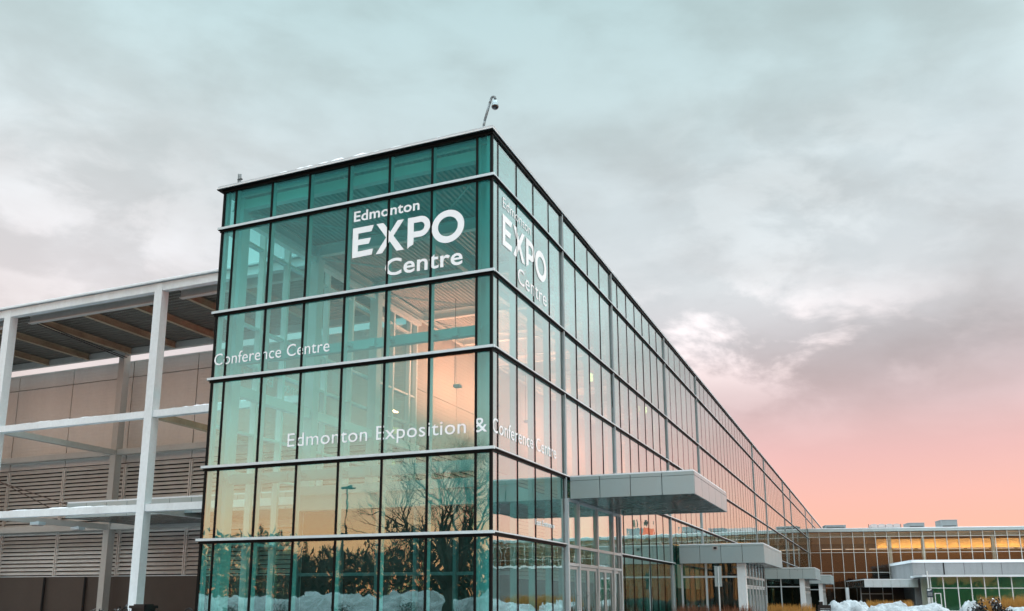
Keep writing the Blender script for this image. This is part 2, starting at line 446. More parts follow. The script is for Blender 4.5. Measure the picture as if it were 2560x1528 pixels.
for i in range(8):
    for j in range(6): tilt_pane('A', AX[i] + .02, AX[i + 1] - .02, EDGES[j] + .02, EDGES[j + 1] - .02).build('glass_pane', bld); npan += 1
BCOL = [6.48, 13.1, 23.67, 32.92, 60.69, 69.72, 88.8, 98.6, 124.9, 140., 168.]
BM = [.03, .46, 2.0, 3.54, 5.08, 6.48, 8.1, 9.75, 11.4, 13.1, 14.25] + [15.79 + 1.54 * k for k in range(5)] + [23.67, 25.03, 26.57, 28.11, 29.65, 31.2]
y = 32.92
while y < 176: BM.append(round(y, 3)); y += 1.5435
BM[-1] = 176.
DOOR1 = (6.48, 13.1)
rest = MB()
for i in range(len(BM) - 1):
    for j in range(6):
        z0, z1 = EDGES[j] + .02, EDGES[j + 1] - .02
        if j == 0 and DOOR1[0] <= BM[i] < DOOR1[1]: continue            # the doors stand here
        if j == 1 and DOOR1[0] <= BM[i] < DOOR1[1]: z1 = 3.35
        if j == 0 and (24.6 <= BM[i] + .7 <= 34): continue
        if npan < 100: tilt_pane('B', BM[i] + .02, BM[i + 1] - .02, z0, z1).build('glass_pane', bld); npan += 1
        else: tilt_pane('B', BM[i] + .02, BM[i + 1] - .02, z0, z1, rest)
        if j == 1 and DOOR1[0] <= BM[i] < DOOR1[1]: tilt_pane('B', BM[i] + .02, BM[i + 1] - .02, 3.45, EDGES[2] - .02, rest)
o = rest.build('glass_panes', bld); o['kind'] = 'stuff'
# mullions: a black joint outside, a deep white box inside
for i, x in enumerate(AX[1:-1]):
    mb = MB(); mb.box(x - .032, x + .032, -.022, .03, ZB, HT, MT['black']); mb.box(x - .04, x + .04, .031, .21, ZB, HT, MT['inner'])
    mb.build('mullion', bld)
mb = MB(); mb.box(-.055, .03, -.03, .03, ZB, HT, MT['black']); mb.box(-.03, .025, .0301, .06, ZB, HT, MT['black']); mb.box(-.2, -.06, .06, .2, ZB, HT, MT['inner']); mb.build('corner_post', bld)
mb = MB(); mb.box(-10.27, -10.19, -.025, .05, ZB, HT, MT['black']); mb.box(-10.24, -10.1, .051, .2, ZB, HT, MT['inner']); mb.build('corner_post', bld)
far_m = MB()
for i, y in enumerate(BM[1:-1]):
    if any(abs(y - c) < .02 for c in BCOL): continue
    mb = MB() if y < 34 else far_m
    z0 = ZB
    if DOOR1[0] < y < DOOR1[1]: z0 = 3.45
    if 24.6 <= y <= 33.2: z0 = 1.8
    mb.box(-.03, (.016 if y < 22 else .006), y - .024, y + .024, z0, HT, MT['black']); mb.box(-.23, -.031, y - .04, y + .04, z0, HT, MT['inner'])
    if y < 34: mb.build('mullion', bld)
o = far_m.build('mullions', bld); o['kind'] = 'stuff'
for y in BCOL:
    mb = MB(); mb.box(.0, .075, y - .045, y + .02, ZB, HT - .02, MT['capm']); mb.box(.0, .075, y + .021, y + .05, ZB, HT - .02, MT['black']); mb.box(-.03, -.001, y - .16, y + .16, ZB, HT, MT['black']); mb.box(-.25, -.031, y - .07, y + .07, ZB, HT, MT['inner'])  # black strip beside each cap paints its shadow side
    mb.build('mullion_cap', bld)
for h in BANDS:
    mb = MB()
    mb.box(-10.36, .12, -.12, -.023, h - .03, h + .052, MT['alu']); mb.box(-10.34, .10, -.10, -.023, h - .05, h - .0301, MT['black'])  # black underside paints the shade below the fin
    if h < 2: segs = [(-.023, 6.38), (13.2, 24.2), (33.4, 175.9)]
    elif h < 4: segs = [(-.023, 175.9)]
    else: segs = [(-.023, 175.9)]
    for s0, s1 in segs:
        mb.box(.023, .10, s0, s1, h + .012, h + .052, MT['alu']); mb.box(.023, .09, s0, s1, h - .02, h + .0119, MT['black'])  # black band under the lip is painted shade too
        mb.box(.023, .04, s0, s1, h - .08, h - .0201, MT['black'])
        mb.box(-.2, -.03, s0 + .3, s1, h - .05, h + .02, MT['inner'])
    mb.box(-10.3, .03, -.05, -.024, h - .12, h - .0501, MT['black'])
    mb.box(-10.1, -.1, .03, .19, h - .06, h + .02, MT['inner'])
    mb.build('transom_fin', bld)
mb = MB()                                                # coping
mb.box(-10.45, .11, -.2, .3, HT + .025, HT + .06, MT['white']); mb.box(-10.42, .10, -.17, .3, HT + .0601, HT + .13, MT['unitl2']); mb.box(-10.45, .09, -.17, .3, HT - .0, HT + .024, MT['black'])
mb.box(-10.3, .06, -.06, .02, HT - .08, HT - .001, MT['black'])
mb.box(-.2, .11, .301, 176, HT + .025, HT + .06, MT['alu']); mb.box(-.2, .10, .301, 176, HT + .0601, HT + .13, MT['unitl2']); mb.box(-.2, .09, .301, 176, HT - .0, HT + .024, MT['black']); mb.box(-.02, .06, .021, 176, HT - .08, HT - .001, MT['black'])
mb.box(-10.45, -10.0, .301, 176, HT + .0, HT + .13, MT['alu'])
mb.build('roof_coping', bld)
mb = MB(); mb.box(-10.0, -.2, .301, 176, HT + .0, HT + .1, MT['snow']); mb.build('roof', bld)
# structure inside
deck_mesh(-10.1, -.2, .5, 176, 13.88, MT['deck'], 'Y', .2, .07).build('roof_deck', bld)
mb = MB(); mb.box(-10.15, -.2, .40, .50, 13.40, 13.74, MT['bright']); mb.box(-10.15, -.2, .33, .57, 13.36, 13.40, MT['bright']); mb.box(-10.15, -.2, .30, .40, 13.84, 13.98, MT['bright'])
mb.build('edge_beam', bld)
for y in [5.2, 9.8, 14.4] + [19 + 4.6 * k for k in range(32)]:
    MB().ibeam((-10.0, y, 13.62), (-.25, y, 13.62), .22, .46, MT['bright'], .04).build('roof_beam', bld)
for x in (-9.85, -5.0):
    MB().ibeam((x, .5, 13.55), (x, 175, 13.55), .2, .36, MT['inner'], .035).build('roof_girder', bld)
mb = MB()
for k in range(12):
    y0 = .6 + 4.6 * k
    mb.tube((-9.7, y0, 13.3), (-5.1, y0 + 4.5, 13.3), .035, .035, 6, MT['inner']); mb.tube((-5.0, y0 + 4.5, 13.3), (-.4, y0, 13.3), .035, .035, 6, MT['inner'])
mb.build('wind_bracing', bld)
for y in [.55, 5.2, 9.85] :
    MB().box(-10.05, -9.65, y - .2, y + .2, 1.76, 13.8, MT['white']).box(-10.07, -9.63, y - .22, y + .22, ZB, 1.759, MT['louv']).build('column', bld)  # lower section given a darker tone to paint the lobby's dimness
MB().box(-.52, -.30, .3, .52, ZB, 13.8, MT['inner']).build('column', bld)
for y in [13.1 + 9.6 * k for k in range(17)]:
    MB().box(-.75, -.45, y - .15, y + .15, ZB, 13.8, MT['inner']).build('column', bld)
# girts along the front glass
for zz in (7.9, 3.8):
    mb = MB(); mb.box(-9.65, -.52, .50, .70, zz - .15, zz + .15, MT['inner']); mb.box(-9.65, -.52, .62, .80, zz + .15, zz + .19, MT['inner'])
    for x in AX[1:-1]: mb.box(x - .06, x + .06, .215, .5, zz - .06, zz + .06, MT['inner'])
    for x in (-7.4, -4.3, -1.4): mb.box(x - .1, x + .1, .4, .499, zz - .13, zz + .13, MT['inner'])
    mb.build('wind_girt', bld)
# side glazing towards the canopy (west)
CY = [.05, .75, 2.15, 3.64, 5.15, 6.4, 8.27, 10.06, 11.83, 13.42, 14.1]
CZ = [ZB, 1.8, 4.17, 5.6, 7.15, 8.1, 9.49, 12.55, HT]
mb = MB()
for i in range(len(CY) - 1):
    for j in range(len(CZ) - 1): tilt_pane('C', CY[i] + .02, CY[i + 1] - .02, CZ[j] + .02, CZ[j + 1] - .02, mb)
o = mb.build('side_glazing', bld); o['kind'] = 'stuff'
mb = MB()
for y in CY[1:]: mb.box(-10.235, -10.02, y - .06, y + .06, 1.76, HT - .1, MT['bright']); mb.box(-10.235, -10.02, y - .06, y + .06, ZB, 1.759, MT['louv']); mb.box(-10.29, -10.236, y - .03, y + .03, ZB, HT - .1, MT['alu'])  # frames coloured darker below, painted shade for the bottom glass row
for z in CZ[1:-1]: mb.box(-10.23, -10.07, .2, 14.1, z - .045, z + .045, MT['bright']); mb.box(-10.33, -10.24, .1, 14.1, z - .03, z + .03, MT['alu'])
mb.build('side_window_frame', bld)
mb = MB(); mb.box(-10.0, -9.75, .75, 14.0, 6.75, 7.1, MT['bright']); mb.box(-10.0, -9.75, .75, 14.0, 13.05, 13.25, MT['bright']); mb.build('side_beam', bld)
MB().box(-10.2, -.2, .25, 176, ZB - .1, ZB, MT['floor']).build('floor_slab', bld)
# the vestibule box and bulkhead inside
mb = MB()
mb.box(-9.5, -.9, 4.0, 9.6, 3.08, 3.62, MT['inner']); mb.box(-9.5, -.9, 3.9, 3.99, 3.63, 3.95, MT['inner'])
for x in (-9.4, -7.6, -6.1, -4.6, -3.1, -1.6): mb.box(x - .06, x + .06, 4.1, 4.3, ZB, 3.08, MT['concrete'])
mb.box(-9.4, -1.0, 4.4, 4.5, ZB, 3.07, MT['intdark']); mb.box(-9.4, -1.0, 4.12, 4.2, .75, .86, MT['concrete'])  # dark sheet put in for the shade of the deep lobby
mb.build('inner_vestibule', bld)
for (x, yy) in ((-7, 6), (-5, 5.6), (-3, 6.4), (-2.2, 5.2)):
    MB().box(x - .3, x + .3, yy - .06, yy + .06, 3.04, 3.079, MT['strip']).build('ceiling_lamp', bld)
# far end + concourse walls
MB().box(-10.2, -.3, 175.6, 175.9, ZB, 13.9, MT['cladin']).build('end_wall', bld)
# warm uplights along the concourse wall
for k, y in enumerate([13.0, 17.5, 22.0, 30.5, 40, 52, 66, 84, 105]):
    mb = MB(); mb.box(-7.46, -7.14, y - .16, y + .16, 9.5, 9.62, MT['unit']); mb.box(-7.42, -7.18, y - .12, y + .12, 9.621, 9.635, MT['lamp'])
    mb.tube((-7.3, y - .28, 9.5), (-7.3, y - .28, 13.7), .015, .015, 5, MT['blackm'])
    mb.build('uplight', bld)
    if k < 8:
        ld = bpy.data.lights.new('uplight_beam', 'AREA'); ld.energy = (420, 900, 900, 750, 700, 700, 700, 700)[k]; ld.size = .35; ld.color = (1.0, .165, .10)
        lo = bpy.data.objects.new('uplight_beam', ld); C.objects.link(lo); lo.parent = bld
        lo.location = (-7.3, y, 9.75); lo.rotation_euler = (math.pi, R(-28), 0)
for (y, x, z) in ((17.5, -2.4, 10.4), (27.0, -2.0, 10.6), (29.5, -2.0, 9.9), (34, -2.2, 9.6)):
    mb = MB(); mb.box(x - .14, x + .14, y - .3, y + .3, z, z + .35, MT['lamp']); mb.tube((x, y, z + .35), (x, y, 13.6), .015, .015, 5, MT['blackm']); mb.build('hanging_lamp', bld)
# lettering
text_part('Edmonton', FA, -4.85, -2.46, 11.89, .36, bld, .018)
expo_part(FA, -4.87, -.91, 10.64, 1.02, bld)
text_part('Centre', FA, -3.64, -.955, 9.86, .57, bld, .014)
text_part('Conference Centre', FA, -10.18, -5.59, 7.64, .42, bld, .0)
text_part('Edmonton Exposition', FA, -7.02, -.80, 4.66, .45, bld, .0)
text_part('&', FA, -.55, -.13, 4.66, .45, bld, .0)
text_part('Edmonton', FB, .84, 3.27, 11.89, .36, bld, .0)
expo_part(FB, .82, 4.79, 10.64, 1.02, bld)
text_part('Centre', FB, 2.08, 4.77, 9.84, .57, bld, .0)
text_part('Conference Centre', FB, .06, 5.57, 4.66, .45, bld, .0)
text_part('East Entrance', FB, 3.49, 5.31, 2.28, .19, bld, .004)
text_part('Edmonton Exposition &', lambda u, z, d: (-10.29 - d, -u, z), -6.1, -.25, 7.64, .42, bld, .0)
# doors of the first entrance, in the glass line below the canopy
mb = MB()
for y in (6.48, 7.72, 10.03, 12.23, 13.4):
    mb.box(-.04, .12, y - .07, y + .07, ZB, 3.40, MT['silver'])
for z in (3.38, 1.78, 1.16):
    for a, b in ((6.56, 7.64), (7.80, 9.95), (10.11, 12.15), (12.31, 13.32)): mb.box(-.04, .11, a, b, z - .05, z + .05, MT['silver'])
mb.build('entrance_frame', bld)
for a, b in ((6.56, 7.64), (7.80, 9.95), (10.11, 12.15), (12.31, 13.32)):
    for z0, z1 in ((1.21, 1.73), (1.83, 3.33)):
        MB().box(.02, .034, a, b, z0, z1, G).build('transom_light', bld)
def door(a, b, z1, xx, parent):
    dr = MB(); dr.box(xx - .02, xx + .05, a, a + .11, ZB, z1, MT['silver']); dr.box(xx - .02, xx + .05, b - .11, b, ZB, z1, MT['silver'])
    dr.box(xx - .02, xx + .05, a + .11, b - .11, z1 - .1, z1, MT['silver']); dr.box(xx - .02, xx + .05, a + .11, b - .11, ZB, ZB + .25, MT['silver'])
    dr.box(xx + .01, xx + .022, a + .11, b - .11, ZB + .25, z1 - .1, G)
    do = dr.build('door', parent)
    hd = MB(); m_ = (a + b) / 2
    hd.tube((xx + .12, b - .16, ZB + .7), (xx + .12, b - .16, ZB + 1.7), .02, .02, 8, MT['silver']); hd.box(xx + .05, xx + .12, b - .17, b - .15, ZB + .8, ZB + .83, MT['silver']); hd.box(xx + .05, xx + .12, b - .17, b - .15, ZB + 1.55, ZB + 1.58, MT['silver'])
    hd.build('door_handle', do)
for a, b in ((6.57, 7.63), (7.81, 8.87), (8.89, 9.94), (10.12, 11.12), (11.14, 12.14), (12.32, 13.31)): door(a, b, 1.10, .0, bld)

# ================================================================== ENTRANCE CANOPIES
def fascia(parent, x0, x1, y0, y1, z0, z1, nx, ny, lip=.12):
    """box canopy with panelled edges"""
    mb = MB(); gp = .012
    for k in range(nx):
        a, b = x0 + (x1 - x0) * k / nx, x0 + (x1 - x0) * (k + 1) / nx
        mb.box(a + gp, b - gp, y0, y0 + .05, z0, z1 - lip - gp, MT['acm']); mb.box(a + gp, b - gp, y0 - .004, y0 + .05, z1 - lip, z1, MT['acm'])
        mb.box(a + gp, b - gp, y1 - .05, y1, z0, z1 - lip - gp, MT['acm']); mb.box(a + gp, b - gp, y1 - .05, y1, z1 - lip, z1, MT['acm'])
    for k in range(ny):
        a, b = y0 + .05 + (y1 - y0 - .1) * k / ny, y0 + .05 + (y1 - y0 - .1) * (k + 1) / ny
        mb.box(x1 - .05, x1, a + gp, b - gp, z0, z1 - lip - gp, MT['acm']); mb.box(x1 - .05, x1 + .004, a + gp, b - gp, z1 - lip, z1, MT['acm'])
    mb.build('fascia', parent)
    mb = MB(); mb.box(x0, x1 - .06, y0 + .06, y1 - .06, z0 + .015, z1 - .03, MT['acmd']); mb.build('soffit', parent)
    mb = MB(); mb.box(x0, x1 - .02, y0 + .02, y1 - .02, z1, z1 + .05, MT['snow']); mb.build('snow_cover', parent)
c1 = thing('entrance_canopy', 'large grey panelled canopy with dark soffit over the nearest entrance doors', 'canopy', 'grey entrance canopies along the glass hall')
fascia(c1, .16, 4.45, 6.57, 13.5, 3.40, 4.15, 4, 5)
def vestibule(y0, y1, xw, label, far=False):
    v = thing('entrance_vestibule', label, 'vestibule', 'glass vestibules along the glass hall')
    x0, zc = .16, 1.84
    fascia(v, x0, xw + 1.0, y0 - .1, y1, zc, 2.80, 4, 5, .10)
    MB().box(xw - .42, xw, y0 + .1, y0 + .5, ZB, zc, MT['frame']).build('corner_pillar', v)
    mb = MB()
    for x in (x0 + .05, x0 + (xw - x0 - .4) * .45): mb.box(x - .05, x + .05, y0 + .15, y0 + .27, ZB, zc, MT['silver'])
    mb.box(x0, xw - .42, y0 + .16, y0 + .26, 1.10, 1.19, MT['silver'])
    n = 6; L = (y1 - .6) - (y0 + .55)
    for k in range(n + 1):
        yy = y0 + .55 + L * k / n; mb.box(xw - .12, xw - .02, yy - .05, yy + .05, ZB, zc, MT['silver'])
    mb.box(xw - .11, xw - .03, y0 + .55, y1 - .6, 1.08, 1.2, MT['silver']); mb.box(xw - .11, xw - .03, y0 + .55, y1 - .6, .66, .74, MT['silver'])
    mb.box(x0, xw - .05, y1 - .75, y1 - .6, ZB, zc, MT['intdark'])
    mb.build('window_frame', v)
    xm = x0 + (xw - x0 - .4) * .45
    for a, b in ((x0 + .1, xm - .05), (xm + .05, xw - .43)):
        for z0, z1 in ((ZB, 1.09), (1.20, zc)): MB().box(a, b, y0 + .2, y0 + .212, z0, z1, MT['glass_dark']).build('glass_pane', v)
    for k in range(n):
        a, b = y0 + .6 + L * k / n, y0 + .5 + L * (k + 1) / n
        MB().box(xw - .08, xw - .068, a, b, .75, zc, MT['glass_dark']).build('glass_pane', v)
        door(a, b, .65, xw - .1, v)
    if not far:
        mb = MB(); mb.box(1.92, 2.18, y0 - .12, y0 - .101, 2.52, 2.72, MT['unitl']); mb.box(1.97, 2.13, y0 - .13, y0 - .121, 2.56, 2.68, MT['blackm']); mb.build('wall_light', v)
    return v
vestibule(24.98, 34.2, 3.49, 'larger glass vestibule with grey fascia, second entrance along the hall')
vestibule(63.6, 71.4, 3.55, 'small far glass vestibule just behind the larger one', True)
vestibule(90.2, 97.6, 3.60, 'smallest glass vestibule, the farthest along the glass hall', True)

# ================================================================== EXHIBITION HALL (grey siding, behind the steel frame)
hall = thing('exhibition_hall', 'taupe metal sided exhibition hall with louvres behind the steel frame', 'building')
WY = 14.2; ZT = 13.25
XJ = [-10.35, -14.33, -19.05, -23.77, -28.49, -33.2, -37.76, -42.5, -47.2, -52, -56.7, -61.4]
gp = .028
for i in range(len(XJ) - 1):
    b, a = XJ[i] - gp, XJ[i + 1] + gp
    for z0, z1 in ((12.36 + .02, ZT), (7.40, 12.36 - .02), (3.66, 3.9)):
        MB().box(a, b, WY, WY + .08, z0, z1, MT['clad']).build('wall_panel', hall)
    for z0, z1 in ((1.16, 3.64), (3.92, 7.30)):
        mb = MB(); n = int(round((z1 - z0) / .225)); pt = (z1 - z0) / n
        for k in range(n):
            zz = z0 + pt * k
            # sloping blade
            mb.add([(a, WY - .02, zz + .07), (b, WY - .02, zz + .07), (b, WY + .09, zz + pt), (a, WY + .09, zz + pt),
                    (a, WY - .02, zz + .055), (b, WY - .02, zz + .055), (b, WY + .09, zz + pt - .015), (a, WY + .09, zz + pt - .015)],
                   [(0, 1, 2, 3), (7, 6, 5, 4), (4, 5, 1, 0), (3, 2, 6, 7), (0, 3, 7, 4), (1, 5, 6, 2)], MT['louv'])
        for x in (a, b - .07): mb.box(x, x + .07, WY - .035, WY + .1, z0, z1, MT['louv'])
        mb.box(a, b, WY - .03, WY + .1, z1, z1 + .03, MT['louv'])
        mb.build('louvre_panel', hall)
    MB().box(a - gp, b + gp, WY - .03, WY + .12, 1.10, 1.15, MT['alu']).build('flashing', hall)
MB().box(XJ[-1], -10.35, WY + .13, WY + .3, ZB - .15, ZT - .02, MT['dark']).build('backing_wall', hall)
MB().box(XJ[-1], -10.35, WY - .01, WY + .12, ZB - .15, 1.095, MT['brown']).build('base_wall', hall)
MB().box(XJ[-1], -10.3, WY - .04, WY + .35, ZT + .0, ZT + .06, MT['clad']).build('parapet_cap', hall)
for x in (-33.75, -30.6):
    MB().tube((x, WY - .12, ZB - .1), (x + .02, WY - .12, 1.09), .07, .07, 8, MT['dark']).build('downpipe', hall)
MB().box(-26.55, -26.35, WY - .02, WY - .001, 12.62, 12.80, MT['blackm']).build('vent', hall)
MB().box(-61, -10.6, WY + .36, 175, 12.6, 12.9, MT['snow']).build('roof', hall)
# its side wall, seen inside the concourse
YJ = [14.25 + 4.7 * k for k in range(35)]
for i in range(len(YJ) - 1):
    a, b = YJ[i] + .02, YJ[i + 1] - .02
    for z0, z1 in ((10.05, 13.86), (7.32, 10.02), (ZB, 1.1)):
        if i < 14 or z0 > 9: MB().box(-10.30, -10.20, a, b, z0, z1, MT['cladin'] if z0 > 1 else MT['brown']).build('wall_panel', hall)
    mb = MB(); n = 26; pt = (7.28 - 1.15) / n
    for k in range(n if i < 6 else 0):
        zz = 1.15 + pt * k
        mb.add([(-10.16, a, zz + .03), (-10.16, b, zz + .03), (-10.27, b, zz + pt), (-10.27, a, zz + pt), (-10.16, a, zz + .015), (-10.16, b, zz + .015), (-10.27, b, zz + pt - .015), (-10.27, a, zz + pt - .015)],
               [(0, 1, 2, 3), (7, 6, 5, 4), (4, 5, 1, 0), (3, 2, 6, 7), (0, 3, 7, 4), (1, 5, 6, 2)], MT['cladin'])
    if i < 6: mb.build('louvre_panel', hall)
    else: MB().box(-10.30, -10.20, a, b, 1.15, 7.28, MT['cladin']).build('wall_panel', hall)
MB().box(-10.5, -10.31, 14.24, 175, ZB, 13.86, MT['dark']).build('backing_wall', hall)

# ================================================================== STEEL CANOPY FRAME
fr = thing('steel_canopy', 'tall pale steel canopy frame with a ribbed roof left of the glass hall', 'canopy frame')
FY0, FY1 = 5.9, 6.32
PXS = [-18.85, -28.5, -38.15, -47.8]
for x in PXS:
    MB().box(x - .22, x + .22, FY0, FY1, ZB - .15, 13.84, MT['frame']).build('post', fr)
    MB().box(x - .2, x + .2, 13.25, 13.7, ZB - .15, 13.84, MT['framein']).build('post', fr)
XE = [-10.36] + PXS
for i in range(len(XE) - 1):
    b = XE[i] - (.22 if i else 0); a = XE[i + 1] + .22
    for z0, z1 in ((7.68, 7.98), (3.57, 3.88)):
        MB().box(a, b, FY0 + .06, FY1 - .06, z0, z1, MT['frame']).build('beam', fr)
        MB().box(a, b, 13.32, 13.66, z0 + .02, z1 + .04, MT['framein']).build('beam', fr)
    mb = MB(); mb.box(a, b, FY0 + .02, FY0 + .3, 13.47, 13.84, MT['frame']); mb.build('eaves_beam', fr)
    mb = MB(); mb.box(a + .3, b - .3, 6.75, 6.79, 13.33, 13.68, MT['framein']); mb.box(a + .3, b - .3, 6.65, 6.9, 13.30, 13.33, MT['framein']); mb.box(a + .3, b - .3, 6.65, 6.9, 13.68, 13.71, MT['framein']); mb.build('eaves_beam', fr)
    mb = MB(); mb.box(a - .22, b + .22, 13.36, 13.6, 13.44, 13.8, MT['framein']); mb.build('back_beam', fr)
for x in PXS:
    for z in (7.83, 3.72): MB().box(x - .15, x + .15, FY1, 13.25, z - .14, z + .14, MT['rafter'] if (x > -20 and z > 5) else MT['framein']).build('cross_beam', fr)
x = -11.9
while x > -48:
    MB().ibeam((x, 6.9, 13.60), (x, 13.36, 13.60), .2, .34, MT['rafter'], .035).build('rafter', fr); x -= 3.2167 if True else 0
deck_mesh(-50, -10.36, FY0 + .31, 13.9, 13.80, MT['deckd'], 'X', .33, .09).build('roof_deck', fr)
mb = MB(); mb.box(-50, -10.36, FY0 - .1, 13.95, 13.875, 13.95, MT['frame']); mb.build('roof_edge', fr)
mb = MB(); mb.box(-50, -10.36, FY0 - .05, 13.9, 13.951, 14.0, MT['snow']); mb.build('snow_cover', fr)
for (x, yy) in ((-27.4, 8.0), (-28.1, 11.0)):
    f = MB(); f.box(x - .3, x + .3, yy - .2, yy + .2, 3.40, 3.55, MT['alu']); f.box(x - .22, x + .22, yy - .15, yy + .15, 3.36, 3.399, MT['unitl']); f.box(x - .05, x + .05, yy - .05, yy + .05, 3.551, 3.6, MT['alu']); f.build('floodlight', fr)
for dx_ in (0, .25): MB().tube((-27.5 + dx_, 6.8, 13.25), (-28.3 + dx_, 13.2, 13.2), .025, .025, 6, MT['blackm']).build('cable', fr)
MB().tube((-38.0, 13.0, 7.0), (-28.6, 10.0, 4.3), .025, .025, 5, MT['blackm']).build('cable', fr)
MB().tube((-38.0, 13.0, 6.85), (-26, 9.3, 4.2), .025, .025, 5, MT['blackm']).build('cable', fr)
# low side canopy between frame and hall
sc_ = thing('side_canopy', 'low flat canopy with panelled edge and snow behind the steel frame', 'canopy')
SX0, SX1, SY0, SY1, SZ0, SZ1 = -26.0, -10.6, 8.4, 13.1, 3.72, 4.42
mb = MB(); n = 12
for k in range(n):
    a, b = SX0 + (SX1 - SX0) * k / n, SX0 + (SX1 - SX0) * (k + 1) / n
    mb.box(a + .012, b - .012, SY0, SY0 + .05, SZ0, SZ0 + .42, MT['acm']); mb.box(a + .012, b - .012, SY0 - .03, SY0 + .05, SZ0 + .44, SZ1, MT['acm'])
mb.box(SX0 - .05, SX0, SY0, SY1, SZ0, SZ1, MT['acm']); mb.build('fascia', sc_)
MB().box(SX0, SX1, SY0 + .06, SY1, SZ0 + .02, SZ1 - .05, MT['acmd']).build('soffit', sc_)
MB().box(SX0 - .02, SX1, SY0 + .0, SY1, SZ1, SZ1 + .07, MT['snow']).build('snow_cover', sc_)
for x in (-25.4, -18.2, -11.2): MB().tube((x, 12.6, ZB - .15), (x, 12.6, SZ0 + .03), .09, .09, 10, MT['framein']).build('post', sc_)

# ================================================================== ROOF-TOP CAMERA, ANTENNA
cm = thing('security_camera', 'white dome security camera on a bent pole at the roof corner', 'security camera')
base = Vector((-.47, .42, HT + .13))
mb = MB(); pts = [(0, 0, 0), (0, 0, .38), (.03, .0, .55), (.20, .0, 1.12), (.245, .0, 1.24)]
for k in range(8):
    a = math.pi * k / 7; pts.append((.245 + .075 * (1 - math.cos(a)), 0, 1.24 + .10 * math.sin(a)))
for a, b in zip(pts, pts[1:]): mb.tube(base + Vector(a), base + Vector(b), .042, .042, 10, MT['unit'])
mb.build('pole', cm, True)
MB().box(base.x - .16, base.x + .14, base.y - .14, base.y + .14, base.z, base.z + .06, MT['alu']).build('base_plate', cm)
hc = base + Vector((.39, 0, 1.0))
MB().lathe(hc, [(.001, .21), (.03, .205), (.05, .18), (.085, .14), (.10, .09), (.104, .02), (.11, .0), (.11, -.02), (.001, -.02)], 24, MT['acm']).build('housing', cm, True)
MB().lathe(hc, [(.115, -.021), (.112, -.05), (.09, -.085), (.055, -.115), (.02, -.128), (.001, -.13)], 24, MT['lens']).build('dome_lens', cm, True)
an = thing('roof_antenna', 'small twin rod antenna on the left end of the glass hall roof', 'antenna')
mb = MB(); mb.tube((-10.02, .4, HT + .13), (-10.02, .4, HT + .80), .032, .032, 8, MT['unit']); mb.tube((-9.93, .4, HT + .13), (-9.93, .4, HT + .78), .03, .03, 8, MT['unit'])
mb.tube((-9.93, .4, HT + .3), (-9.78, .4, HT + .22), .01, .01, 6, MT['alu']); mb.build('rod', an)
mb = MB(); mb.box(-10.05, -9.86, .37, .43, HT + .56, HT + .6, MT['blackm']); mb.box(-9.96, -9.85, .37, .43, HT + .32, HT + .36, MT['blackm']); mb.build('clamp', an)

# ================================================================== snow on the roof edges
def snow_ridge(name, pts, wid, ht, label, seed):
    rnd = random.Random(seed); mb = MB(); n = len(pts); vs = []; k = 7
    for i, p_ in enumerate(pts):
        d = (Vector(pts[min(i + 1, n - 1)]) - Vector(pts[max(i - 1, 0)])).normalized(); s_ = d.cross(Vector((0, 0, 1)))
        h = ht * (.25 + .9 * rnd.random()) * (math.sin(math.pi * i / (n - 1)) ** .5 + .02)
        for j in range(k):
            a = math.pi * j / (k - 1); vs.append(Vector(p_) + s_ * math.cos(a) * wid / 2 + Vector((0, 0, 1)) * h * math.sin(a))
    fs = [(i * k + j, i * k + j + 1, (i + 1) * k + j + 1, (i + 1) * k + j) for i in range(n - 1) for j in range(k - 1)]
    mb.add(vs, fs, MT['snow']); o = mb.build(name, None, True); tag(o, label, 'snow', None, 'stuff'); return o
snow_ridge('roof_snow', [(-9.0 + .2 * k, .06, HT + .13) for k in range(41)], .42, .13, 'thin snow lying along the front roof edge', 1)
snow_ridge('roof_snow', [(-.12, 2 + .35 * k, HT + .12) for k in range(70)], .38, .19, 'thin lumpy snow along the side roof edge', 2)
snow_ridge('beam_snow', [(-18.3 + .2 * k, 6.12, 7.98) for k in range(36)], .26, .08, 'snow on the middle beam right of the near post', 3)
snow_ridge('beam_snow', [(-28.0 + .25 * k, 6.12, 3.88) for k in range(34)], .26, .07, 'snow on the lower beam of the steel frame', 4)
snow_ridge('beam_snow', [(-27.6 + .25 * k, 6.12, 7.98) for k in range(30)], .26, .06, 'snow on the middle beam left of the near post', 5)

# ================================================================== FAR COMPLEX
ANG = R(11); CA, SA = math.cos(ANG), math.sin(ANG)
def FR(u, v, z): return (u * CA - v * SA, 127.8 + u * SA + v * CA, z)
fb = thing('far_glass_building', 'long two storey glass building across the far end of the forecourt', 'building')
UM = [.1] + [1.63 + 1.662 * k for k in range(7)] + [13.4 + 1.70 * k for k in range(40)]
FZ = [ZB, 1.79, 4.18, 7.25, 9.68, 10.5]
cnt = 0; rest = MB()
def rot_box(u0, u1, v0, v1, z0, z1, m_, mb=None): return (mb or MB()).box(u0, u1, v0, v1, z0, z1, m_, FR)
for i in range(len(UM) - 1):
    for j in range(5):
        mb = rest if (cnt >= 100 or UM[i] > 33) else MB()
        rot_box(UM[i] + .03, UM[i + 1] - .03, .0, .012, FZ[j] + .03, FZ[j + 1] - .03, MT['glass_far'], mb)
        if mb is not rest: mb.build('glass_pane', fb); cnt += 1
o = rest.build('glass_panes', fb); o['kind'] = 'stuff'
mb = MB()
for u in UM: rot_box(u - .04, u + .04, -.1, .1, ZB, 10.5, MT['capw'], mb)
for z in FZ[1:-1]: rot_box(0, UM[-1], -.07, .07, z - .035, z + .035, MT['capw'], mb)
mb.build('curtain_wall_frame', fb)
